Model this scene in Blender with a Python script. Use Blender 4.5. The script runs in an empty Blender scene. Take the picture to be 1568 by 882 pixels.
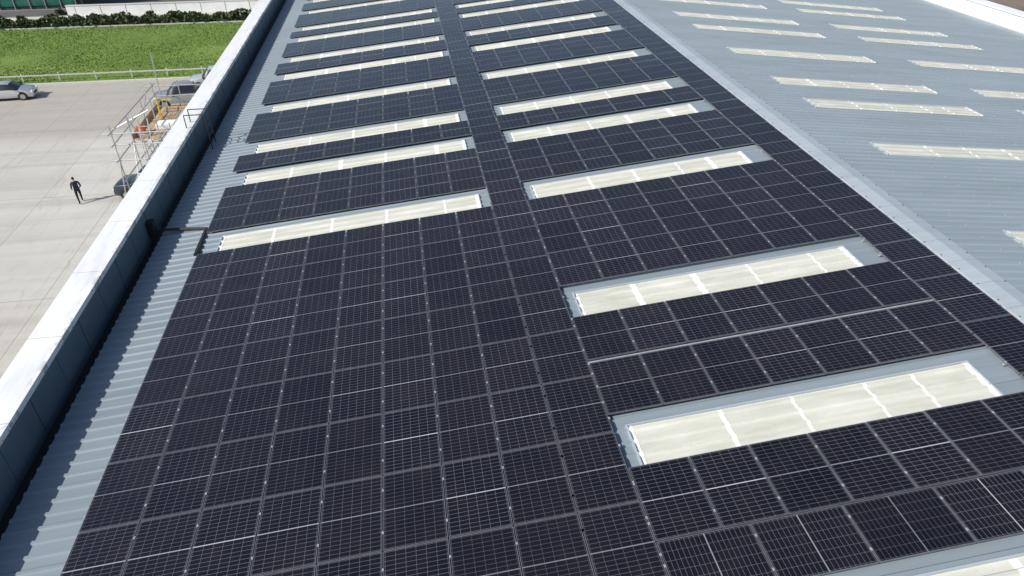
import bpy, bmesh, math, random
from mathutils import Vector, Matrix
random.seed(7)
S = bpy.context.scene
COL = S.collection

# ------------------------------------------------------------------ helpers
def new_obj(name, verts, faces, mats=(), fmat=None, parent=None, smooth=False):
    me = bpy.data.meshes.new(name)
    me.from_pydata([tuple(v) for v in verts], [], faces)
    for m in mats: me.materials.append(m)
    if fmat: me.polygons.foreach_set('material_index', fmat)
    if smooth: me.polygons.foreach_set('use_smooth', [True]*len(me.polygons))
    me.update()
    o = bpy.data.objects.new(name, me)
    COL.objects.link(o)
    if parent: o.parent = parent
    return o

def empty(name, loc=(0,0,0), rz=0):
    e = bpy.data.objects.new(name, None); e.empty_display_size = .3
    e.location = loc; e.rotation_euler = (0,0,rz)
    COL.objects.link(e); return e

class MB:
    def __init__(s): s.v=[]; s.f=[]; s.m=[]
    def quad(s,a,b,c,d,m=0):
        n=len(s.v); s.v += [a,b,c,d]; s.f.append((n,n+1,n+2,n+3)); s.m.append(m)
    def box(s,x0,x1,y0,y1,z0,z1,m=0):
        n=len(s.v)
        s.v += [(x0,y0,z0),(x1,y0,z0),(x1,y1,z0),(x0,y1,z0),(x0,y0,z1),(x1,y0,z1),(x1,y1,z1),(x0,y1,z1)]
        for f in [(3,2,1,0),(4,5,6,7),(0,1,5,4),(1,2,6,5),(2,3,7,6),(3,0,4,7)]:
            s.f.append(tuple(n+i for i in f)); s.m.append(m)
    def rbox(s,x0,x1,y0,y1,off0,off1,zf,m=0):
        n=len(s.v)
        for off in (off0,off1):
            s.v += [(x0,y0,zf(x0)+off),(x1,y0,zf(x1)+off),(x1,y1,zf(x1)+off),(x0,y1,zf(x0)+off)]
        for f in [(3,2,1,0),(4,5,6,7),(0,1,5,4),(1,2,6,5),(2,3,7,6),(3,0,4,7)]:
            s.f.append(tuple(n+i for i in f)); s.m.append(m)
    def tube(s,p,q,r=.025,m=0,k=6):
        p=Vector(p); q=Vector(q); d=(q-p).normalized()
        a=d.orthogonal().normalized(); b=d.cross(a)
        n=len(s.v)
        for c in (p,q):
            for i in range(k):
                t=2*math.pi*i/k
                s.v.append(tuple(c+a*math.cos(t)*r+b*math.sin(t)*r))
        for i in range(k):
            j=(i+1)%k
            s.f.append((n+i,n+j,n+k+j,n+k+i)); s.m.append(m)
        s.f.append(tuple(n+i for i in range(k))[::-1]); s.m.append(m)
        s.f.append(tuple(n+k+i for i in range(k))); s.m.append(m)
    def obj(s,name,mats,parent=None,smooth=False):
        return new_obj(name,s.v,s.f,mats,s.m,parent,smooth)

class NT:
    def __init__(s,name):
        s.mat=bpy.data.materials.new(name); s.mat.use_nodes=True
        s.t=s.mat.node_tree; s.b=s.t.nodes['Principled BSDF']
    def n(s,ty,**kw):
        x=s.t.nodes.new(ty)
        for k,v in kw.items(): setattr(x,k,v)
        return x
    def l(s,a,b): s.t.links.new(a,b)
    def val(s,inp,v):
        if hasattr(v,'is_output') or isinstance(v,bpy.types.NodeSocket): s.l(v,inp)
        else: inp.default_value=v
    def math(s,op,a,b=0.0,c=None):
        x=s.n('ShaderNodeMath',operation=op)
        s.val(x.inputs[0],a); s.val(x.inputs[1],b)
        if c is not None: s.val(x.inputs[2],c)
        return x.outputs[0]
    def coord(s,k='Object'): return s.n('ShaderNodeTexCoord').outputs[k]
    def mapping(s,vec,scale=(1,1,1),rot=(0,0,0)):
        m=s.n('ShaderNodeMapping'); s.l(vec,m.inputs[0]); m.inputs['Scale'].default_value=scale; m.inputs['Rotation'].default_value=rot
        return m.outputs[0]
    def noise(s,vec,scale,detail=4,rough=.55):
        x=s.n('ShaderNodeTexNoise'); s.l(vec,x.inputs['Vector'])
        x.inputs['Scale'].default_value=scale; x.inputs['Detail'].default_value=detail; x.inputs['Roughness'].default_value=rough
        return x.outputs['Fac']
    def ramp(s,fac,stops):
        x=s.n('ShaderNodeValToRGB'); s.l(fac,x.inputs[0])
        e=x.color_ramp.elements
        while len(e)<len(stops): e.new(.5)
        for i,(p,c) in enumerate(stops):
            e[i].position=p; e[i].color=(c[0],c[1],c[2],1) if hasattr(c,'__len__') else (c,c,c,1)
        return x.outputs[0]
    def mix(s,fac,a,b,mode='MIX'):
        x=s.n('ShaderNodeMix',data_type='RGBA',blend_type=mode)
        s.val(x.inputs[0],fac)
        for i,v in ((6,a),(7,b)):
            if isinstance(v,bpy.types.NodeSocket): s.l(v,x.inputs[i])
            else: x.inputs[i].default_value=(v[0],v[1],v[2],1)
        return x.outputs[2]
    def bump(s,h,strength=.3,dist=.02):
        x=s.n('ShaderNodeBump'); s.l(h,x.inputs['Height']); x.inputs['Strength'].default_value=strength; x.inputs['Distance'].default_value=dist
        s.l(x.outputs[0],s.b.inputs['Normal'])
    def base(s,c):
        if isinstance(c,bpy.types.NodeSocket): s.l(c,s.b.inputs['Base Color'])
        else: s.b.inputs['Base Color'].default_value=(c[0],c[1],c[2],1)
    def rough(s,v): s.val(s.b.inputs['Roughness'],v)

def simple(name,c,rough=.5,metal=0,var=.15,scale=6):
    m=NT(name); f=m.noise(m.coord(),scale,5)
    m.base(m.ramp(f,[(.3,[x*(1-var) for x in c]),(.7,[min(1,x*(1+var)) for x in c])]))
    m.rough(rough); m.b.inputs['Metallic'].default_value=metal
    return m.mat

# ------------------------------------------------------------------ materials
def mat_panel():
    m=NT('solar_glass')
    uv=m.n('ShaderNodeUVMap',uv_map='UVMap').outputs[0]
    sp=m.n('ShaderNodeSeparateXYZ'); m.l(uv,sp.inputs[0]); u,v=sp.outputs[0],sp.outputs[1]
    at=m.n('ShaderNodeAttribute',attribute_name='rnd'); rs=m.n('ShaderNodeSeparateColor'); m.l(at.outputs['Color'],rs.inputs[0])
    r1,r2=rs.outputs[0],rs.outputs[1]
    fu=m.math('FRACT',m.math('DIVIDE',m.math('SUBTRACT',u,.021),.182))
    lu=m.math('GREATER_THAN',m.math('ABSOLUTE',m.math('SUBTRACT',fu,.5)),.486)
    vc=m.math('ABSOLUTE',m.math('SUBTRACT',v,.861))
    cen=m.math('LESS_THAN',vc,.007)
    fv=m.math('FRACT',m.math('DIVIDE',m.math('SUBTRACT',vc,.010),.0925))
    lv=m.math('GREATER_THAN',m.math('ABSOLUTE',m.math('SUBTRACT',fv,.5)),.470)
    fb=m.math('FRACT',m.math('MULTIPLY',fu,9.0))
    lb=m.math('GREATER_THAN',m.math('ABSOLUTE',m.math('SUBTRACT',fb,.5)),.47)
    nz=m.noise(m.coord(),.35,3)
    cell=m.mix(r2,(.0034,.0036,.0085),(.0065,.0058,.0115))
    cell=m.mix(m.math('MULTIPLY',lb,.05),cell,(.20,.22,.28))
    li=m.math('MULTIPLY_ADD',r1,.35,.4)
    g=m.mix(m.math('MULTIPLY',lv,li),cell,(.25,.26,.29))
    g=m.mix(m.math('MULTIPLY',lu,m.math('MULTIPLY',li,.75)),g,(.27,.29,.33))
    g=m.mix(m.math('MULTIPLY',cen,m.math('MULTIPLY_ADD',m.math('POWER',r1,3.0),.6,.25)),g,(.75,.76,.78))
    # warm dust, heavier toward the eave side
    d=m.noise(m.coord(),1.4,6,.65)
    g=m.mix(m.math('MULTIPLY',m.math('POWER',d,2.0),.045),g,(.44,.36,.31))
    m.base(g)
    m.rough(m.math('MULTIPLY_ADD',nz,.14,.03))
    m.b.inputs['IOR'].default_value=1.42
    return m.mat
M_PANEL=mat_panel()
M_FRAME=simple('panel_frame',(.21,.215,.23),.35,.4)
M_ALU=simple('aluminium',(.60,.60,.60),.35,.5)
M_GALV=simple('galvanised_steel',(.45,.46,.47),.45,.7)

def mat_deck(name,c):
    m=NT(name); co=m.coord()
    big=m.noise(m.mapping(co,(.05,.6,1)),1.0,5)
    st=m.noise(m.mapping(co,(.35,5,1)),1.0,6,.65)
    f=m.math('MULTIPLY_ADD',st,.5,m.math('MULTIPLY',big,.5))
    col=m.ramp(f,[(.33,[x*.86 for x in c]),(.5,c),(.68,[x*1.10 for x in c])])
    sp=m.noise(co,9,4,.7)
    col=m.mix(m.math('MULTIPLY',m.math('GREATER_THAN',sp,.66),.25),col,(.30,.29,.25))
    s=m.n('ShaderNodeSeparateXYZ'); m.l(co,s.inputs[0])
    lap=m.math('LESS_THAN',m.math('FRACT',s.outputs[1]),.012)
    col=m.mix(m.math('MULTIPLY',lap,.55),col,(.06,.07,.08))
    m.base(col); m.rough(.42); m.b.inputs['Metallic'].default_value=.1
    return m.mat
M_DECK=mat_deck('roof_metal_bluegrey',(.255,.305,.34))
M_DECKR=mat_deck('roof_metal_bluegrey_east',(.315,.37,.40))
def mat_sky():
    m=NT('rooflight_grp'); co=m.coord()
    f=m.noise(m.mapping(co,(.5,2,1)),1.4,6,.6)
    sp=m.noise(co,14,5,.7)
    col=m.ramp(f,[(.3,(.52,.515,.44)),(.55,(.63,.625,.545)),(.75,(.72,.71,.64))])
    col=m.mix(m.math('MULTIPLY',m.math('GREATER_THAN',sp,.63),.2),col,(.30,.29,.24))
    m.base(col); m.rough(.4)
    return m.mat
M_SKYL=mat_sky()
M_SKYB=simple('rooflight_lap_band',(.83,.82,.76),.5,0,.1,12)
M_RIDGE=mat_deck('ridge_flashing',(.42,.47,.505))
def mat_coping():
    m=NT('coping_white'); co=m.coord()
    f=m.noise(m.mapping(co,(2.5,.35,1)),1.0,6,.65)
    col=m.ramp(f,[(.3,(.72,.73,.73)),(.5,(.86,.86,.85)),(.8,(.90,.90,.88))])
    s=m.n('ShaderNodeSeparateXYZ'); m.l(co,s.inputs[0])
    j=m.math('LESS_THAN',m.math('FRACT',m.math('DIVIDE',s.outputs[1],3.0)),.006)
    col=m.mix(m.math('MULTIPLY',j,.6),col,(.15,.16,.16))
    e=m.n('ShaderNodeMapRange'); m.l(s.outputs[0],e.inputs[0]); e.inputs[1].default_value=-8.95; e.inputs[2].default_value=-8.78
    gr=m.noise(m.mapping(co,(3,1.2,1)),1.3,6,.75)
    col=m.mix(m.math('MULTIPLY',m.math('MULTIPLY',e.outputs[0],m.math('GREATER_THAN',gr,.53)),.55),col,(.16,.17,.11))
    m.base(col); m.rough(.45); return m.mat
M_COP=mat_coping()
M_COP2=simple('coping_white_plain',(.85,.85,.84),.45,0,.05,1)
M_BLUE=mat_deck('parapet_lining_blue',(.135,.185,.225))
M_GUT=simple('gutter_membrane_black',(.02,.022,.024),.6)
M_CLAD=mat_deck('wall_cladding',(.42,.46,.48))
def mat_concrete():
    m=NT('yard_concrete'); co=m.coord()
    a=m.noise(co,.06,6,.6); b=m.noise(co,.8,7,.65); c=m.noise(m.mapping(co,(.03,.9,1),(0,0,.5)),1.0,5,.6)
    f=m.math('ADD',m.math('MULTIPLY',a,.45),m.math('ADD',m.math('MULTIPLY',b,.2),m.math('MULTIPLY',c,.35)))
    col=m.ramp(f,[(.36,(.42,.395,.35)),(.5,(.53,.505,.46)),(.62,(.59,.565,.52))])
    s=m.n('ShaderNodeSeparateXYZ'); m.l(co,s.inputs[0])
    jx=m.math('LESS_THAN',m.math('FRACT',m.math('DIVIDE',m.math('ADD',s.outputs[0],300.0),4.6)),.011)
    jy=m.math('LESS_THAN',m.math('FRACT',m.math('DIVIDE',m.math('ADD',s.outputs[1],302.0),12.4)),.005)
    col=m.mix(m.math('MULTIPLY',m.math('MAXIMUM',jx,jy),.45),col,(.14,.12,.10))
    cx=m.math('FLOOR',m.math('DIVIDE',m.math('ADD',s.outputs[0],300.0),4.6)); cy=m.math('FLOOR',m.math('DIVIDE',m.math('ADD',s.outputs[1],302.0),12.4))
    cb=m.n('ShaderNodeCombineXYZ'); m.l(cx,cb.inputs[0]); m.l(cy,cb.inputs[1])
    wn=m.n('ShaderNodeTexWhiteNoise',noise_dimensions='2D'); m.l(cb.outputs[0],wn.inputs['Vector'])
    col=m.mix(m.math('MULTIPLY',wn.outputs['Value'],.16),col,(.38,.35,.30))
    far=m.n('ShaderNodeMapRange'); m.l(m.math('ADD',s.outputs[1],m.math('MULTIPLY',a,4.0)),far.inputs[0]); far.inputs[1].default_value=57; far.inputs[2].default_value=60
    col=m.mix(m.math('MULTIPLY',far.outputs[0],.5),col,(.30,.26,.215))
    w=m.noise(m.mapping(co,(.02,.45,1),(0,0,-.75)),1.6,5,.6)
    ws=m.n('ShaderNodeMapRange'); m.l(w,ws.inputs[0]); ws.inputs[1].default_value=.52; ws.inputs[2].default_value=.68
    col=m.mix(m.math('MULTIPLY',ws.outputs[0],.22),col,(.24,.215,.185))
    w2=m.noise(m.mapping(co,(.5,.03,1),(0,0,.25)),1.9,3,.5)
    w3=m.math('ABSOLUTE',m.math('SUBTRACT',w2,.5))
    col=m.mix(m.math('MULTIPLY',m.math('LESS_THAN',w3,.006),.18),col,(.20,.18,.155))
    st=m.noise(co,.45,5,.7)
    ss=m.n('ShaderNodeMapRange'); m.l(st,ss.inputs[0]); ss.inputs[1].default_value=.58; ss.inputs[2].default_value=.75
    col=m.mix(m.math('MULTIPLY',ss.outputs[0],.25),col,(.24,.21,.18))
    m.base(col); m.rough(.85); m.bump(b,.2,.02); return m.mat
M_CONC=mat_concrete()
def mat_grass():
    m=NT('grass'); co=m.coord()
    a=m.noise(co,.22,6,.65); b=m.noise(co,2.6,6,.75)
    f=m.math('ADD',m.math('MULTIPLY',a,.6),m.math('MULTIPLY',b,.4))
    col=m.ramp(f,[(.34,(.095,.155,.026)),(.5,(.14,.22,.036)),(.66,(.19,.28,.055))])
    m.base(col); m.rough(.9); m.bump(b,.25,.08); return m.mat
M_GRASS=mat_grass()
M_GROUND=simple('ground_earth',(.20,.16,.125),.95,0,.35,.15)
M_ASPH=simple('asphalt',(.11,.105,.10),.9,0,.25,.6)
M_KERB=simple('kerb_concrete',(.55,.54,.50),.8)
M_WHITE=simple('white_render',(.78,.78,.76),.7,0,.08,1)
M_LEAF=simple('hedge_leaves',(.045,.075,.022),.8,0,.6,1.5)
M_LEAF2=simple('leaves_olive',(.10,.10,.045),.8,0,.5,1.5)
M_WOOD=simple('scaffold_boards',(.42,.31,.19),.8,0,.35,4)
M_ORANGE=simple('orange_plastic',(.75,.12,.03),.5)
M_YELLOW=simple('yellow_paint',(.72,.50,.05),.5)
M_BLACK=simple('black_rubber',(.02,.02,.02),.7)
M_GGLASS=simple('green_glass',(.02,.13,.10),.1,0,.3,.6)
M_DARK=simple('dark_trim',(.03,.035,.035),.5)

# ------------------------------------------------------------------ geometry constants
T=math.tan(math.radians(6.0)); XE=-8.44; XR=13.4; XE2=42.0; Y0,Y1=-8.0,92.0
ZR=9.9+T*XR
def zL(x): return 9.9+T*x
def zRt(x): return ZR-T*(x-XR)

building=empty('warehouse_building')
def corr(mb,x0,x1,y0,y1,off,zf,pitch=.3333,m=0,h=.038):
    prof=[]; k=math.floor(y0/pitch)
    while k*pitch<y1+pitch:
        b=k*pitch
        for dy,hh in ((0,0),(.205,0),(.235,h),(.30,h)):
            prof.append((b+dy,hh))
        k+=1
    def at(y):
        for i in range(len(prof)-1):
            if prof[i][0]<=y<=prof[i+1][0]:
                t=(y-prof[i][0])/(prof[i+1][0]-prof[i][0]); return prof[i][1]*(1-t)+prof[i+1][1]*t
        return 0
    pts=[(y0,at(y0))]+[p for p in prof if y0<p[0]<y1]+[(y1,at(y1))]
    n=len(mb.v)
    for y,hh in pts:
        mb.v.append((x0,y,zf(x0)+hh+off)); mb.v.append((x1,y,zf(x1)+hh+off))
    for i in range(len(pts)-1):
        a=n+2*i; mb.f.append((a,a+1,a+3,a+2)); mb.m.append(m)
mb=MB()
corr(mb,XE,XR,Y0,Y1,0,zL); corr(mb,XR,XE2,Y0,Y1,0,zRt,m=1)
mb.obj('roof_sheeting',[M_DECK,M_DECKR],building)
mb=MB()
mb.v=[(XR-.42,Y0,zL(XR-.42)+.045),(XR-.40,Y0,zL(XR-.4)+.075),(XR,Y0,ZR+.085),(XR+.40,Y0,zRt(XR+.4)+.075),(XR+.42,Y0,zRt(XR+.42)+.045)]
mb.v+=[(x,Y1,z) for x,y,z in mb.v]
for i in range(4): mb.f.append((i,i+1,i+6,i+5)); mb.m.append(0)
mb.obj('ridge_cap',[M_RIDGE],building)
mb=MB(); y=0
while y<60:
    for sx in (-.36,.36):
        zz=(zL if sx<0 else zRt)(XR+sx)+.08
        mb.box(XR+sx-.012,XR+sx+.012,y,y+.024,zz,zz+.012)
    y+=.6666
mb.obj('ridge_fixings',[M_DARK],building)
mb=MB(); x=15.0
while x<41:
    y=0.27
    while y<60:
        mb.box(x-.014,x+.014,y-.014,y+.014,zRt(x)+.036,zRt(x)+.056)
        y+=.6666
    x+=1.85
mb.obj('sheet_fixings',[M_RIDGE],building)

ZP=9.97
mb=MB()
mb.box(XE-.42,XE+.0,Y0,Y1,8.70,8.72,0)
mb.box(XE-.005,XE+.015,Y0,Y1,8.72,8.99,0)
mb.obj('gutter',[M_GUT],building)
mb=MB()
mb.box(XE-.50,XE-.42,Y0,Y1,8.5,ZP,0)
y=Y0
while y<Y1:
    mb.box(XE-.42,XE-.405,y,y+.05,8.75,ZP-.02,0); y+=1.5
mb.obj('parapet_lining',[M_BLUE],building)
mb=MB()
XO=XE-1.16
mb.box(XO,XE-.36,Y0,58,ZP,ZP+.07,0)
mb.box(XO,XO+.03,Y0,58,ZP-.22,ZP,0)
mb.box(XE-.39,XE-.36,Y0,58,ZP-.08,ZP,0)
mb.box(XO-.9,XE-.36,58,60.5,ZP-.5,ZP+.1,0)
mb.box(XO-.1,XE-.36,60.5,Y1,ZP,ZP+.07,0)
mb.obj('parapet_coping',[M_COP],building)
mb=MB()
mb.box(XO+.08,XE-.503,Y0,Y1,0,ZP-.003,0)
mb.box(XO+.08,XE2+.9,Y1,Y1+.25,0,11.5,0)
mb.box(XE2+.32,XE2+.9,Y0,Y1,0,9.22,0)
mb.obj('outer_walls',[M_CLAD],building)
zr2=zRt(XE2)
mb=MB()
mb.box(XE2+.2,XE2+.3,Y0,Y1,zr2-.3,9.25,0)
mb.box(XE2+.1,XE2+1.1,Y0,Y1,9.25,9.33,0)
mb.box(XE2+1.07,XE2+1.1,Y0,Y1,8.9,9.25,0)
mb.obj('parapet_coping_east',[M_COP2],building)

# rooflights
slotC=[5.1,9.29,14.1,20.52,25.3,28.22,33.0,37.75,40.95,45.2,47.9,52.6,56.2,60.8]
HW=.70
xs=[-6.85+i*1.153 for i in range(9)]
xs+=[xs[8]+1.14]
xs+=[xs[9]+(i+1)*1.169 for i in range(7)]
xs+=[12.88]
bars=MB(); sheets=MB(); pans=MB()
def rooflight(x0,x1,yc,zf,near=.06,far=.25,w=HW):
    y0=yc-w+near; y1=yc+w-far
    corr(sheets,x0,x1,y0,y1,.008,zf,h=.038)
    L=x1-x0
    for k in ((.26,.47,.68,.82) if random.random()<.6 else (.20,.42,.63,.86)):
        xa=x0+L*k+random.uniform(-.03,.03)
        wd=random.choice((.07,.10,.16))
        corr(bars,xa,xa+wd,y0+.01,y1-.01,.014,zf)
    corr(bars,x0,x0+.10,y0,y1,.015,zf); corr(bars,x1-.1,x1,y0,y1,.015,zf)
    pans.rbox(x0-.03,x0,y0,y1,.0,.06,zf,0); pans.rbox(x1,x1+.03,y0,y1,0,.06,zf,0)
    pans.rbox(x0-.03,x1+.03,y1,y1+.03,0,.06,zf,0)
for i,yc in enumerate(slotC):
    nr=.05 if i<5 else .08
    fr=.30 if i<4 else .22
    rooflight(xs[9]+.32,xs[16]-.62,yc,zL,nr,fr)
    if i>=3: rooflight(-6.28,xs[8]-.32,yc,zL,nr,fr)
    if i>=2:
        rooflight(16.0,23.6,yc+.1,zRt,.1,.25); rooflight(26.2,33.8,yc+.1,zRt,.1,.25)
rooflight(16.0,23.6,9.3,zRt); rooflight(26.2,33.8,9.3,zRt)
sheets.obj('rooflight_sheets',[M_SKYL],building); bars.obj('rooflight_lap_bands',[M_SKYB],building); pans.obj('rooflight_flashings',[M_RIDGE],building)

# ------------------------------------------------------------------ solar array
arr=empty('solar_panel_array')
PV=[];PF=[];PM=[];PUV=[];PR=[]
clamps=MB(); rails=MB()
OFF=.10
def panel(x0,x1,y0,y1,land=False,g=.010):
    x0+=g;x1-=g;y0+=g;y1-=g
    j=[random.gauss(0,.0025) for _ in range(4)]
    fr=.011
    def P(x,y,k,dz=0): return (x,y,zL(x)+OFF+.035+j[k]+dz)
    n=len(PV)
    o=[P(x0,y0,0),P(x1,y0,1),P(x1,y1,2),P(x0,y1,3)]
    i_=[P(x0+fr,y0+fr,0,-.0015),P(x1-fr,y0+fr,1,-.0015),P(x1-fr,y1-fr,2,-.0015),P(x0+fr,y1-fr,3,-.0015)]
    b=[(p[0],p[1],p[2]-.035) for p in o]
    PV.extend(o+i_+b)
    r=(random.random(),random.random(),random.random(),1)
    def add(f,m,uv):
        PF.append(tuple(n+k for k in f)); PM.append(m); PUV.extend(uv); PR.extend([r]*4)
    W,H=1.134,1.722
    uv=[(0,0),(W,0),(W,H),(0,H)] if not land else [(0,0),(0,H),(W,H),(W,0)]
    add((4,5,6,7),0,uv); z4=[(0,0)]*4
    for k in range(4):
        q=(k+1)%4
        add((k,q,4+q,4+k),1,z4); add((8+k,8+q,q,k),1,z4)
def clamp(x,y):
    z=zL(x)+OFF+.033
    clamps.box(x-.018,x+.018,y-.025,y+.025,z,z+.010)
def block(c0,c1,ya,yb,n=None,gapmid=0,land=False):
    L=yb-ya
    if n is None: n=max(1,round(L/1.715))
    h=(L-gapmid*(n-1))/n
    for r in range(n):
        y0=ya+r*(h+gapmid); y1=y0+h
        if land:
            X0,X1=xs[c0],xs[c1]; m=round((X1-X0)/1.742); w=(X1-X0)/m
            for k in range(m):
                panel(X0+k*w,X0+(k+1)*w,y0,y1,True)
                clamp(X0+k*w,y0+.25); clamp(X0+k*w,y1-.25)
            continue
        for c in range(c0,c1):
            panel(xs[c],xs[c+1],y0,y1)
        for c in range(c0,c1+1):
            clamp(xs[c],y0+h*.22); clamp(xs[c],y1-h*.22)
        for q in (.22,.78):
            yy=y0+h*q
            rails.rbox(xs[c0]-.03,xs[c1]+.03,yy-.02,yy+.02,.045,.095,zL,0)
S3=slotC[3]-HW
block(0,8,S3-1.715*14,S3,14)
block(8,9,S3-1.715*14,S3,14); block(16,17,S3-1.715*14-.5,S3-.5,14)
block(8,9,S3,S3+1.715*26,26); block(16,17,S3-.5,S3-.5+1.715*26,26)
def sN(i): return slotC[i]-HW
def sF(i): return slotC[i]+HW
block(9,16,sF(0),sF(0)+1.14,1,land=True)
block(9,16,sF(0)+1.15,sN(1),1)
block(9,16,sF(1)+.02,sN(2),2,gapmid=.10)
block(9,16,sF(2),sN(3),3)
block(9,16,sN(0)-3.44,sN(0),2)
for i in range(3,len(slotC)-1):
    block(9,16,sF(i),sN(i+1)); block(0,8,sF(i),sN(i+1))
me=bpy.data.meshes.new('modules'); me.from_pydata(PV,[],PF)
me.materials.append(M_PANEL); me.materials.append(M_FRAME)
me.polygons.foreach_set('material_index',PM)
uvl=me.uv_layers.new(name='UVMap'); uvl.data.foreach_set('uv',[c for p in PUV for c in p])
ca=me.color_attributes.new('rnd','FLOAT_COLOR','CORNER'); ca.data.foreach_set('color',[c for p in PR for c in p])
me.update(); o=bpy.data.objects.new('modules',me); COL.objects.link(o); o.parent=arr
yg=(sF(1)+.02+sN(2))/2
rails.rbox(xs[9],xs[16],yg-.02,yg+.02,.06,.11,zL,0)
clamps.obj('clamps',[M_ALU],arr); rails.obj('mounting_rails',[M_ALU],arr)

mb=MB()
for d in (0,.05,.1):
    mb.tube((XE-.3,21.9+d,9.3),(XE-.05,21.9+d,9.15),.02); mb.tube((XE-.05,21.9+d,9.15),(-7.4,21.75+d,zL(-7.4)+.07),.02); mb.tube((-7.4,21.75+d,zL(-7.4)+.07),(-6.9,21.6+d,zL(-6.9)+.07),.02)
mb.tube((-6.95,21.6,zL(-6.95)+.07),(-6.85,19.85,zL(-6.85)+.07),.025)
mb.box(XE-.40,XE-.2,21.8,22.1,8.95,9.5)
mb.box(-6.98,-6.9,19.9,21.6,zL(-6.9)+.04,zL(-6.9)+.1)
mb.obj('cable_run',[M_BLACK])

mb=MB()
for yy in (29.0,29.7):
    mb.tube((XE-.55,yy,ZP+.0),(XE-.55,yy,ZP+.6),.022); mb.tube((XE+.25,yy,zL(XE+.25)+.04),(XE+.25,yy,ZP+.6),.022); mb.tube((XE-.55,yy,ZP+.6),(XE+.25,yy,ZP+.6),.022)
for z in (zL(XE)+.3,zL(XE)+.65,zL(XE)+.98): mb.tube((XE+.25,29.0,z),(XE+.25,29.7,z),.018)
mb.obj('roof_access_ladder',[M_BLACK])

# ------------------------------------------------------------------ ground
new_obj('ground',[(-1500,-1500,-.02),(1500,-1500,-.02),(1500,1500,-.02),(-1500,1500,-.02)],[(0,1,2,3)],[M_GROUND])
new_obj('concrete_yard',[(-120,-60,0),(XO+.1,-60,0),(XO+.1,70.0,0),(-120,70.0,0)],[(0,1,2,3)],[M_CONC])
gv=[];gf=[];nx,ny=70,26
gx0,gx1,gy0,gy1=-110,-12,70.35,92.0
for j in range(ny+1):
    for i in range(nx+1):
        x=gx0+(gx1-gx0)*i/nx; y=gy0+(gy1-gy0)*j/ny
        z=.11+.05*math.sin(x*.31+1)*math.sin(y*.42)+.03*random.random()
        gv.append((x,y,z if 0<j<ny else .1))
for j in range(ny):
    for i in range(nx):
        a=j*(nx+1)+i; gf.append((a,a+1,a+nx+2,a+nx+1))
new_obj('grass_field',gv,gf,[M_GRASS],smooth=True)
mb=MB()
for _ in range(42000):
    x=random.uniform(-62,-13); y=random.uniform(70.5,91.8)
    c=math.sin(x*.22+.7*math.sin(y*.3))*math.cos(y*.35+x*.1)
    m_=1 if c>random.uniform(.2,1.5) else 0
    a=random.uniform(0,6.28); s=random.uniform(.02,.055)*(1.6 if m_ else 1); h=random.uniform(.0,.07)
    dx,dy=math.cos(a)*s,math.sin(a)*s; ox,oy=random.gauss(0,.06),random.gauss(0,.06)
    mb.quad((x-dx,y-dy,.12),(x+dx,y+dy,.12),(x+dx*.5+ox,y+dy*.5+oy,.17+h),(x-dx*.5+ox,y-dy*.5+oy,.17+h),m_)
M_TUFT=simple('grass_blades',(.15,.23,.04),.85,0,.3,.6)
M_TUFT2=simple('weed_leaves',(.21,.29,.07),.85,0,.4,.8)
mb.obj('grass_tufts',[M_TUFT,M_TUFT2])
mb=MB(); mb.box(-120,-12,70.0,70.3,-.01,.14); mb.box(-120,-12,92.1,92.3,0,.2)
mb.obj('kerb',[M_KERB])
mb=MB(); x=-80
while x<-12:
    mb.box(x-.05,x+.05,70.9,71.0,.05,.85); x+=3.2
mb.box(-80,-12,70.86,70.9,.62,.74)
mb.obj('rail_fence',[M_KERB])
mb=MB()
for _ in range(11000):
    x=random.uniform(-95,-14); t=random.random()
    y=92.9+random.gauss(0,.38); top=.95+.22*math.sin(x*.9)+.15*math.sin(x*2.3+1)
    z=.1+top*math.sqrt(t)
    s=random.uniform(.07,.17)
    d=Vector((random.gauss(0,1),random.gauss(0,1),random.gauss(0,1))).normalized(); a=d.orthogonal().normalized()*s; b=d.cross(a).normalized()*s
    c=Vector((x,y,z)); mb.quad(tuple(c-a-b),tuple(c+a-b),tuple(c+a+b),tuple(c-a+b),1 if random.random()<.25 else 0)
mb.box(-95,-14,92.6,93.2,.0,.65,0)
mb.obj('hedge',[M_LEAF,M_LEAF2])
new_obj('access_road',[(-120,94.0,0.01),(-12,94.0,0.01),(-12,99.0,0.01),(-120,99.0,0.01)],[(0,1,2,3)],[M_KERB])
new_obj('car_park_surface',[(-160,99.9,0.01),(-12,99.9,0.01),(-12,170,0.01),(-160,170,0.01)],[(0,1,2,3)],[M_ASPH])
mb=MB(); mb.box(-41,-13,98.9,99.3,0,1.15,0); mb.box(-41.05,-12.95,98.85,99.35,1.15,1.22,1)
for x in range(-40,-13,3): mb.box(x-.02,x+.02,98.885,98.9,0,1.15,2)
mb.obj('white_boundary_wall',[M_WHITE,M_KERB,M_DARK])
mb=MB()
for k in range(22):
    cx=random.uniform(-60,-14); cy=random.uniform(94.3,97.5) if k%3 else random.uniform(99.8,101.5); R=random.uniform(.35,.8)
    for _ in range(90):
        d=Vector((random.gauss(0,1),random.gauss(0,1),abs(random.gauss(0,1)))).normalized()*R*random.uniform(.5,1)
        c=Vector((cx,cy,.05))+d; n_=Vector((random.gauss(0,1),random.gauss(0,1),random.gauss(0,1))).normalized(); s=.12
        a=n_.orthogonal().normalized()*s; b=n_.cross(a).normalized()*s
        mb.quad(tuple(c-a-b),tuple(c+a-b),tuple(c+a+b),tuple(c-a+b),random.choice((0,1)))
mb.obj('shrubs',[M_LEAF,M_LEAF2])
off=empty('office_building')
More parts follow.
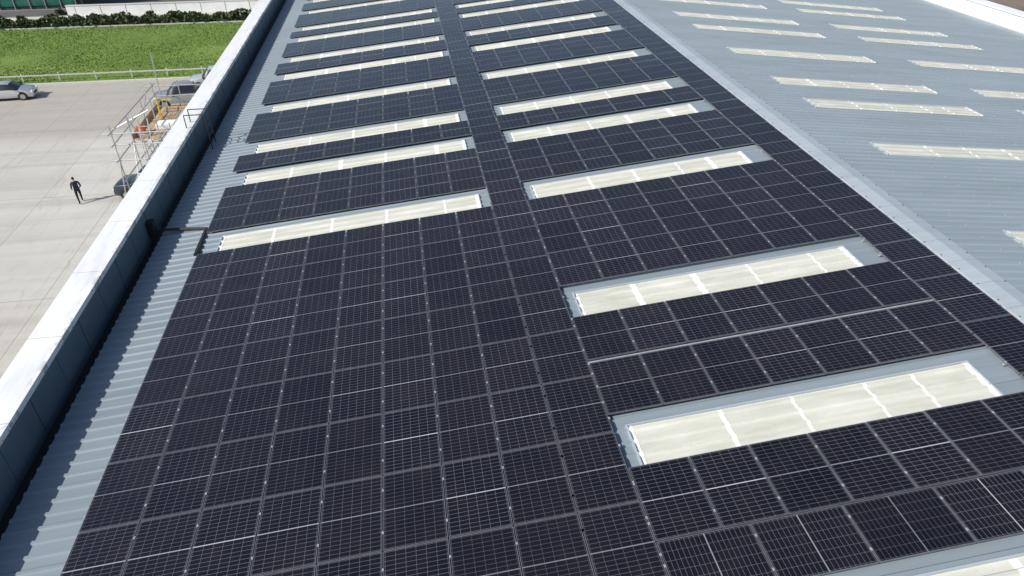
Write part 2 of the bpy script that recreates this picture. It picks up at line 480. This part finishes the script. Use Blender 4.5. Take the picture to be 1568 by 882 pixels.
mb=MB(); mb.box(-75,-40.5,103.2,125,0,7,0); mb.box(-75.3,-40.2,102.9,125.3,7,7.4,0); mb.obj('walls',[M_DARK],off)
mb=MB()
x=-74.5
while x<-41.5:
    for z in (.5,2.8,5.0): mb.box(x,x+1.7,103.1,103.195,z,z+2.05,0)
    x+=1.85
mb.obj('windows',[M_GGLASS],off)
mb=MB(); x=-74.6
while x<-40.5:
    mb.box(x-.05,x+.05,102.98,103.09,.1,7,0); x+=1.85
mb.box(-75,-40.5,102.9,103.09,0,.12,0); mb.obj('mullions',[M_GALV],off)

# ------------------------------------------------------------------ vehicles
def paint(name,c,metal=.3):
    m=NT(name); m.base(c); m.rough(.28); m.b.inputs['Metallic'].default_value=metal; m.b.inputs['Coat Weight'].default_value=.6
    return m.mat
M_TINT=paint('car_glass',(.015,.018,.02),0)
M_LAMP=simple('lamp_lens',(.8,.8,.78),.15); M_RED=simple('tail_lens',(.4,.02,.02),.2)
M_HUB=simple('alloy_wheel',(.5,.5,.5),.3,.8)
def car(name,loc,rz,stations,w,mats_body,wheels,bed=None):
    e=empty(name,loc,rz)
    v=[];f=[];m=[]
    for (x,bz,tz,rw,hw) in stations:
        low=.30
        ring=[(hw*.86,low-.08),(hw*.98,low+.08),(hw,.62),(hw*.97,bz),(rw,tz-.05),(rw*.82,tz),(0,tz+.02)]
        pts=[(x,y,z) for y,z in ring]+[(x,-y,z) for y,z in ring[-2::-1]]
        v+=pts
    k=13
    for i in range(len(stations)-1):
        for j in range(k-1):
            f.append((i*k+j,(i+1)*k+j,(i+1)*k+j+1,i*k+j+1))
            side=j in (3,8); topf=j in (4,5,6,7)
            g=0
            a,b=stations[i],stations[i+1]
            ca=a[2]-a[1]>.15; cb=b[2]-b[1]>.15
            if side and (ca or cb): g=1
            if topf and abs(a[2]-b[2])>.22 : g=1
            m.append(g)
        f.append((i*k,i*k+k-1,(i+1)*k+k-1,(i+1)*k)); m.append(2)
    f.append(tuple(range(k))); m.append(0); n=(len(stations)-1)*k; f.append(tuple(n+q for q in range(k))[::-1]); m.append(0)
    o=new_obj('body',v,f,[mats_body,M_TINT,M_BLACK],m,e,True)
    bm=bmesh.new(); bm.from_mesh(o.data); bmesh.ops.recalc_face_normals(bm,faces=bm.faces); bm.to_mesh(o.data); bm.free()
    bv=o.modifiers.new('bv','BEVEL'); bv.width=.03; bv.segments=2; bv.limit_method='ANGLE'; bv.angle_limit=.5
    hw=w
    for i,x in enumerate(wheels):
        for s in (-1,1):
            mb=MB(); r=.34; yy=s*(hw-.10)
            mb.tube((x,yy-.11,r),(x,yy+.11,r),r,0,24); mb.tube((x,yy+s*.08,r),(x,yy+s*.125,r),.21,1,12)
            mb.obj('wheel',[M_BLACK,M_HUB],e)
            mb=MB(); mb.tube((x,s*(hw-.09),r+.02),(x,s*(hw+.004),r+.02),.40,0,20); mb.obj('wheel_arch',[M_BLACK],e)
            mb=MB(); mb.tube((x,s*(hw+.0),r),(x,s*(hw+.02),r),.33,0,24); mb.tube((x,s*(hw+.015),r),(x,s*(hw+.03),r),.21,1,10); mb.obj('tyre_face',[M_BLACK,M_HUB],e)
    mb=MB()
    x1=stations[-1][0]; x0=stations[0][0]
    for s in (-1,1):
        mb.box(x1-.10,x1+.015,s*hw*.72-.16,s*hw*.72+.16,.62,.78,0); mb.box(x0-.015,x0+.08,s*hw*.76-.12,s*hw*.76+.12,.72,.98,1)
        mb.box(.75,.93,s*(hw+.10)-.09,s*(hw+.10)+.09,.98,1.12,2)
        for px in (-.15,):
            mb.box(px-.04,px+.04,s*(hw*.96)-.02,s*(hw*.96)+.01,.70,1.02,2)
    mb.box(x1-.02,x1+.012,-.38,.38,.42,.6,2)
    mb.obj('lamps_mirrors_grille',[M_LAMP,M_RED,M_BLACK],e)
    if bed:
        mb=MB(); mb.box(bed[0],bed[1],-.68,.68,1.115,1.13,2)
        mb.obj('bed_cover',[M_LAMP,M_RED,M_BLACK],e)
    return e
SALOON=[(-2.2,.85,.88,.55,.74),(-2.05,.95,1.0,.62,.84),(-1.55,.97,1.08,.6,.88),(-.95,.97,1.42,.56,.9),(-.1,.96,1.47,.58,.9),(.45,.95,1.42,.56,.9),(1.15,.93,.99,.62,.89),(1.85,.82,.86,.6,.86),(2.15,.66,.70,.55,.76)]
SUV=[(-2.25,.95,1.0,.62,.82),(-2.15,1.08,1.55,.62,.88),(-1.7,1.09,1.78,.64,.92),(-.4,1.08,1.82,.66,.93),(.45,1.07,1.76,.64,.93),(1.05,1.05,1.14,.68,.92),(1.95,.98,1.04,.68,.9),(2.25,.80,.86,.62,.82)]
PICK=[(-2.6,.98,1.02,.75,.88),(-2.5,1.05,1.08,.8,.9),(-1.0,1.08,1.10,.8,.92),(-.85,1.08,1.70,.62,.92),(-.1,1.08,1.80,.64,.93),(.75,1.07,1.74,.64,.93),(1.35,1.05,1.14,.68,.92),(2.3,.98,1.04,.68,.9),(2.6,.80,.86,.62,.82)]
car('silver_saloon_car',(-34.6,66.6,0),math.radians(4),SALOON,.88,paint('silver_paint',(.62,.63,.65),.5),(-1.35,1.35))
car('grey_pickup_truck',(-18.9,63.0,0),math.radians(190),PICK,.92,paint('grey_paint',(.34,.37,.40),.4),(-1.65,1.7),(-2.4,-1.05))
car('silver_suv',(-17.2,67.4,0),math.radians(186),SUV,.92,paint('pale_paint',(.50,.53,.56),.3),(-1.4,1.45))
car('dark_blue_car',(-16.9,44.9,0),math.radians(176),SUV,.92,paint('dark_blue_paint',(.02,.03,.05),.2),(-1.4,1.45))

# ------------------------------------------------------------------ scaffold
sc=empty('scaffold_tower')
XSs=(-12.5,-11.3,-10.1); YSs=(30.4,32.5,34.6,36.8)
mb=MB()
for x in XSs:
    for y in YSs:
        mb.tube((x,y,0),(x+random.uniform(-.03,.03),y,9.9+random.uniform(-.4,.5)),.027)
for z in (2.1,4.1,6.3,8.3,9.0,9.5):
    for x in XSs:
        if z>8.5 and x>-12 : continue
        mb.tube((x,YSs[0]-.35,z),(x,YSs[-1]+.35,z+random.uniform(-.03,.03)),.027)
    for y in YSs:
        if z>8.5 and y not in (YSs[0],YSs[-1]): continue
        mb.tube((XSs[0]-.35,y,z-.05),(XSs[-1]+.3,y,z-.05),.027)
for z in (6.85,7.35): mb.tube((XSs[0],YSs[0]-.3,z),(XSs[0],YSs[2]+.3,z),.027)
mb.tube((XSs[0],YSs[0],4.1),(XSs[0],YSs[1],8.3),.027); mb.tube((XSs[0],YSs[2],8.3),(XSs[0],YSs[3],4.1),.027); mb.tube((XSs[0],YSs[1],0),(XSs[0],YSs[2],4.1),.027)
mb.tube((XSs[0],YSs[0],2.1),(XSs[2],YSs[0],6.3),.027); mb.tube((XSs[0],YSs[1],9.4),(XSs[1],YSs[1],6.3),.027)
mb.tube((XSs[0]-.9,YSs[0]-.6,0),(XSs[0],YSs[0],8.3),.027); mb.tube((XSs[0]-.5,YSs[2],7.2),(XSs[0]+.4,YSs[2],9.9),.027)
mb.tube((XSs[0]-.7,YSs[1],8.9),(XSs[0]+.9,YSs[1]+.3,9.6),.027)
mb.tube((-12.5,37.4,6.5),(-12.3,37.3,11.0),.027)
mb.obj('tubes',[M_GALV],sc)
mb=MB()
for lvl,(xa,xb,ya,yb) in ((8.36,(-12.5,-10,32.5,36.8)),(6.36,(-12.6,-10,30.0,34.6))):
    x=xa
    while x<xb-.1:
        if random.random()<.93: mb.box(x,x+.215,ya+random.uniform(-.25,.1),yb+random.uniform(-.1,.25),lvl,lvl+.038)
        x+=.235
mb.box(-12.53,-12.5,32.5,36.8,8.4,8.6)
mb.box(-12.63,-12.6,30.0,34.6,6.4,6.6)
for k in range(4): mb.box(-12.0+.05*k,-9.6,36.0+.24*k,36.2+.24*k,8.42+.04*(k%2),8.455+.04*(k%2))
mb.obj('boards',[M_WOOD],sc)
mb=MB()
mb.box(-12.45,-12.15,33.0,33.35,8.40,8.75,0); mb.box(-12.0,-11.93,35.2,35.28,8.4,9.4,1); mb.box(-12.05,-11.3,35.29,35.33,9.2,9.27,1)
mb.box(-11.8,-11.0,33.6,34.3,8.40,8.58,2); mb.box(-11.9,-10.8,31.0,31.9,6.4,6.75,2); mb.box(-12.4,-12.1,30.6,31.0,6.4,6.7,0)
mb.obj('tools_and_materials',[M_ORANGE,M_YELLOW,M_WHITE],sc)
mb=MB()
for s in (0,.42): mb.tube((-12.0+s,31.0,4.0),(-12.0+s,32.3,9.4),.025)
for k in range(16):
    t=k/16; mb.tube((-12.0,31.0+1.3*t,4+5.4*t),(-11.58,31.0+1.3*t,4+5.4*t),.016)
mb.obj('ladder',[M_ALU],sc)

# ------------------------------------------------------------------ person (walking, navy jacket)
def skin_mesh(verts,edges,radii,root,sub=2):
    me=bpy.data.meshes.new('tmp'); me.from_pydata(verts,edges,[]); o=bpy.data.objects.new('tmp',me); COL.objects.link(o)
    sk=o.modifiers.new('s','SKIN'); 
    for i,r in enumerate(radii): me.skin_vertices[0].data[i].radius=r if hasattr(r,'__len__') else (r,r)
    for d in me.skin_vertices[0].data: d.use_root=False
    me.skin_vertices[0].data[root].use_root=True
    sb=o.modifiers.new('u','SUBSURF'); sb.levels=sub; sb.render_levels=sub
    dg=bpy.context.evaluated_depsgraph_get(); m2=bpy.data.meshes.new_from_object(o.evaluated_get(dg))
    bpy.data.objects.remove(o); return m2
person=empty('man',(-21.25,44.1,0),math.radians(35))
J={};V=[];E=[];R=[]
def jv(n,p,r): J[n]=len(V); V.append(p); R.append(r)
def je(*ns):
    for a,b in zip(ns,ns[1:]): E.append((J[a],J[b]))
jv('pel',(0,0,.97),(.16,.12)); jv('wai',(0,.01,1.10),(.155,.115)); jv('che',(0,.01,1.32),(.18,.125)); jv('sho',(0,0,1.45),(.12,.09)); jv('nec',(0,.015,1.53),.055); jv('hb',(0,.03,1.60),.06)
je('pel','wai','che','sho','nec','hb')
for s,t in ((1,'r'),(-1,'l')):
    fw=.22*s
    jv('hip'+t,(s*.10,0,.92),(.10,.105)); jv('kn'+t,(s*.13,fw*.55+.04,.50),.07); jv('an'+t,(s*.14,fw,.10),.047); jv('toe'+t,(s*.16,fw+.16,.045),(.045,.032))
    je('pel','hip'+t,'kn'+t,'an'+t,'toe'+t)
    jv('sh'+t,(s*.20,0,1.43),.07); jv('el'+t,(s*.27,-.06,1.16),.053); jv('wr'+t,(s*.23,.14,1.0),.034); jv('pa'+t,(s*.23,.20,.96),(.034,.02))
    je('sho','sh'+t,'el'+t,'wr'+t,'pa'+t)
    for q,(dx,l) in enumerate(((-.027,.07),(-.009,.08),(.009,.075),(.027,.06))):
        jv(f'f{q}a'+t,(s*.23+dx,.245,.935),.0095); jv(f'f{q}b'+t,(s*.23+dx,.245+l*.45,.90),.0085); jv(f'f{q}c'+t,(s*.23+dx,.245+l*.5,.87),.0075)
        je('pa'+t,f'f{q}a'+t,f'f{q}b'+t,f'f{q}c'+t)
    jv('th1'+t,(s*.23-s*.035,.20,.955),.0105); jv('th2'+t,(s*.23-s*.06,.235,.94),.009); je('pa'+t,'th1'+t,'th2'+t)
bm_=skin_mesh(V,E,R,J['pel'],1)
M_SKIN=simple('skin',(.50,.31,.23),.55,0,.05); M_NAVY=simple('navy_jacket',(.018,.024,.05),.85,0,.3,20); M_TRO=simple('dark_trousers',(.014,.015,.022),.9,0,.3,20); M_HAIR=simple('brown_hair',(.04,.022,.012),.7,0,.3,30)
for m_ in (M_TRO,M_NAVY,M_SKIN,M_BLACK): bm_.materials.append(m_)
for p in bm_.polygons:
    c=p.center; p.use_smooth=True
    if c.z<.11: i=3
    elif c.y>.165 and .8<c.z<1.02 and abs(c.x)>.14: i=2
    elif c.z>1.52: i=2
    elif c.z<.93 or (c.z<.96 and abs(c.x)<.18): i=0
    else: i=1
    p.material_index=i
bo=bpy.data.objects.new('body',bm_); COL.objects.link(bo); bo.parent=person
def ball(name,c,r,mat,keep=None,disp=None):
    bm=bmesh.new(); bmesh.ops.create_uvsphere(bm,u_segments=20,v_segments=14,radius=1)
    for v in bm.verts:
        x,y,z=v.co
        if disp: x,y,z=disp(x,y,z)
        v.co=(c[0]+x*r[0],c[1]+y*r[1],c[2]+z*r[2])
    if keep: bmesh.ops.delete(bm,geom=[v for v in bm.verts if not keep(v.co)],context='VERTS')
    me=bpy.data.meshes.new(name); bm.to_mesh(me); bm.free(); me.materials.append(mat)
    for p in me.polygons: p.use_smooth=True
    o=bpy.data.objects.new(name,me); COL.objects.link(o); o.parent=person; return o
def hd(x,y,z):
    k=1-.22*max(0,-z); y2=y*k+.05*(-z if z<0 else 0)
    return x*k,y2,z
ball('head',(0,.035,1.67),(.078,.098,.118),M_SKIN,None,hd)
ball('hair',(0,.026,1.685),(.086,.102,.115),M_HAIR,lambda c:c.z>1.645 and (c.y<.07 or c.z>1.735))
ball('nose',(0,.135,1.66),(.014,.022,.025),M_SKIN)
for s in (-1,1):
    ball('ear',(s*.08,.03,1.665),(.012,.02,.032),M_SKIN); ball('eye',(s*.03,.122,1.685),(.011,.008,.007),M_BLACK)
ball('mouth',(0,.125,1.622),(.024,.008,.006),simple('lips',(.35,.14,.12),.6))

# ------------------------------------------------------------------ light, world, camera
el=math.radians(39); az=Vector((-.91,-.41,0)).normalized()
sd=Vector((az.x*math.cos(el),az.y*math.cos(el),math.sin(el)))
sl=bpy.data.lights.new('sun','SUN'); sl.energy=4.8; sl.angle=math.radians(.53); sl.color=(1,.965,.90)
so=bpy.data.objects.new('sun',sl); so.rotation_euler=(-sd).to_track_quat('-Z','Y').to_euler(); so.location=(-30,-20,60); COL.objects.link(so)
w=bpy.data.worlds.new('World'); S.world=w; w.use_nodes=True
st=w.node_tree.nodes.new('ShaderNodeTexSky'); st.sky_type='NISHITA'; st.sun_disc=False
st.sun_elevation=el; st.sun_rotation=math.atan2(az.x,az.y)%(2*math.pi)
bg=w.node_tree.nodes['Background']; bg.inputs[1].default_value=.11
w.node_tree.links.new(st.outputs[0],bg.inputs[0])
cd=bpy.data.cameras.new('camera'); cam=bpy.data.objects.new('camera',cd); COL.objects.link(cam)
cd.sensor_width=36; cd.lens=24.57; cd.clip_end=4000; cd.clip_start=.1
cam.location=(0,0,20.53); cam.rotation_euler=(math.radians(90-33.9),0,math.radians(-8.7))
S.camera=cam
S.view_settings.view_transform='Standard'; S.view_settings.look='None'; S.view_settings.exposure=0
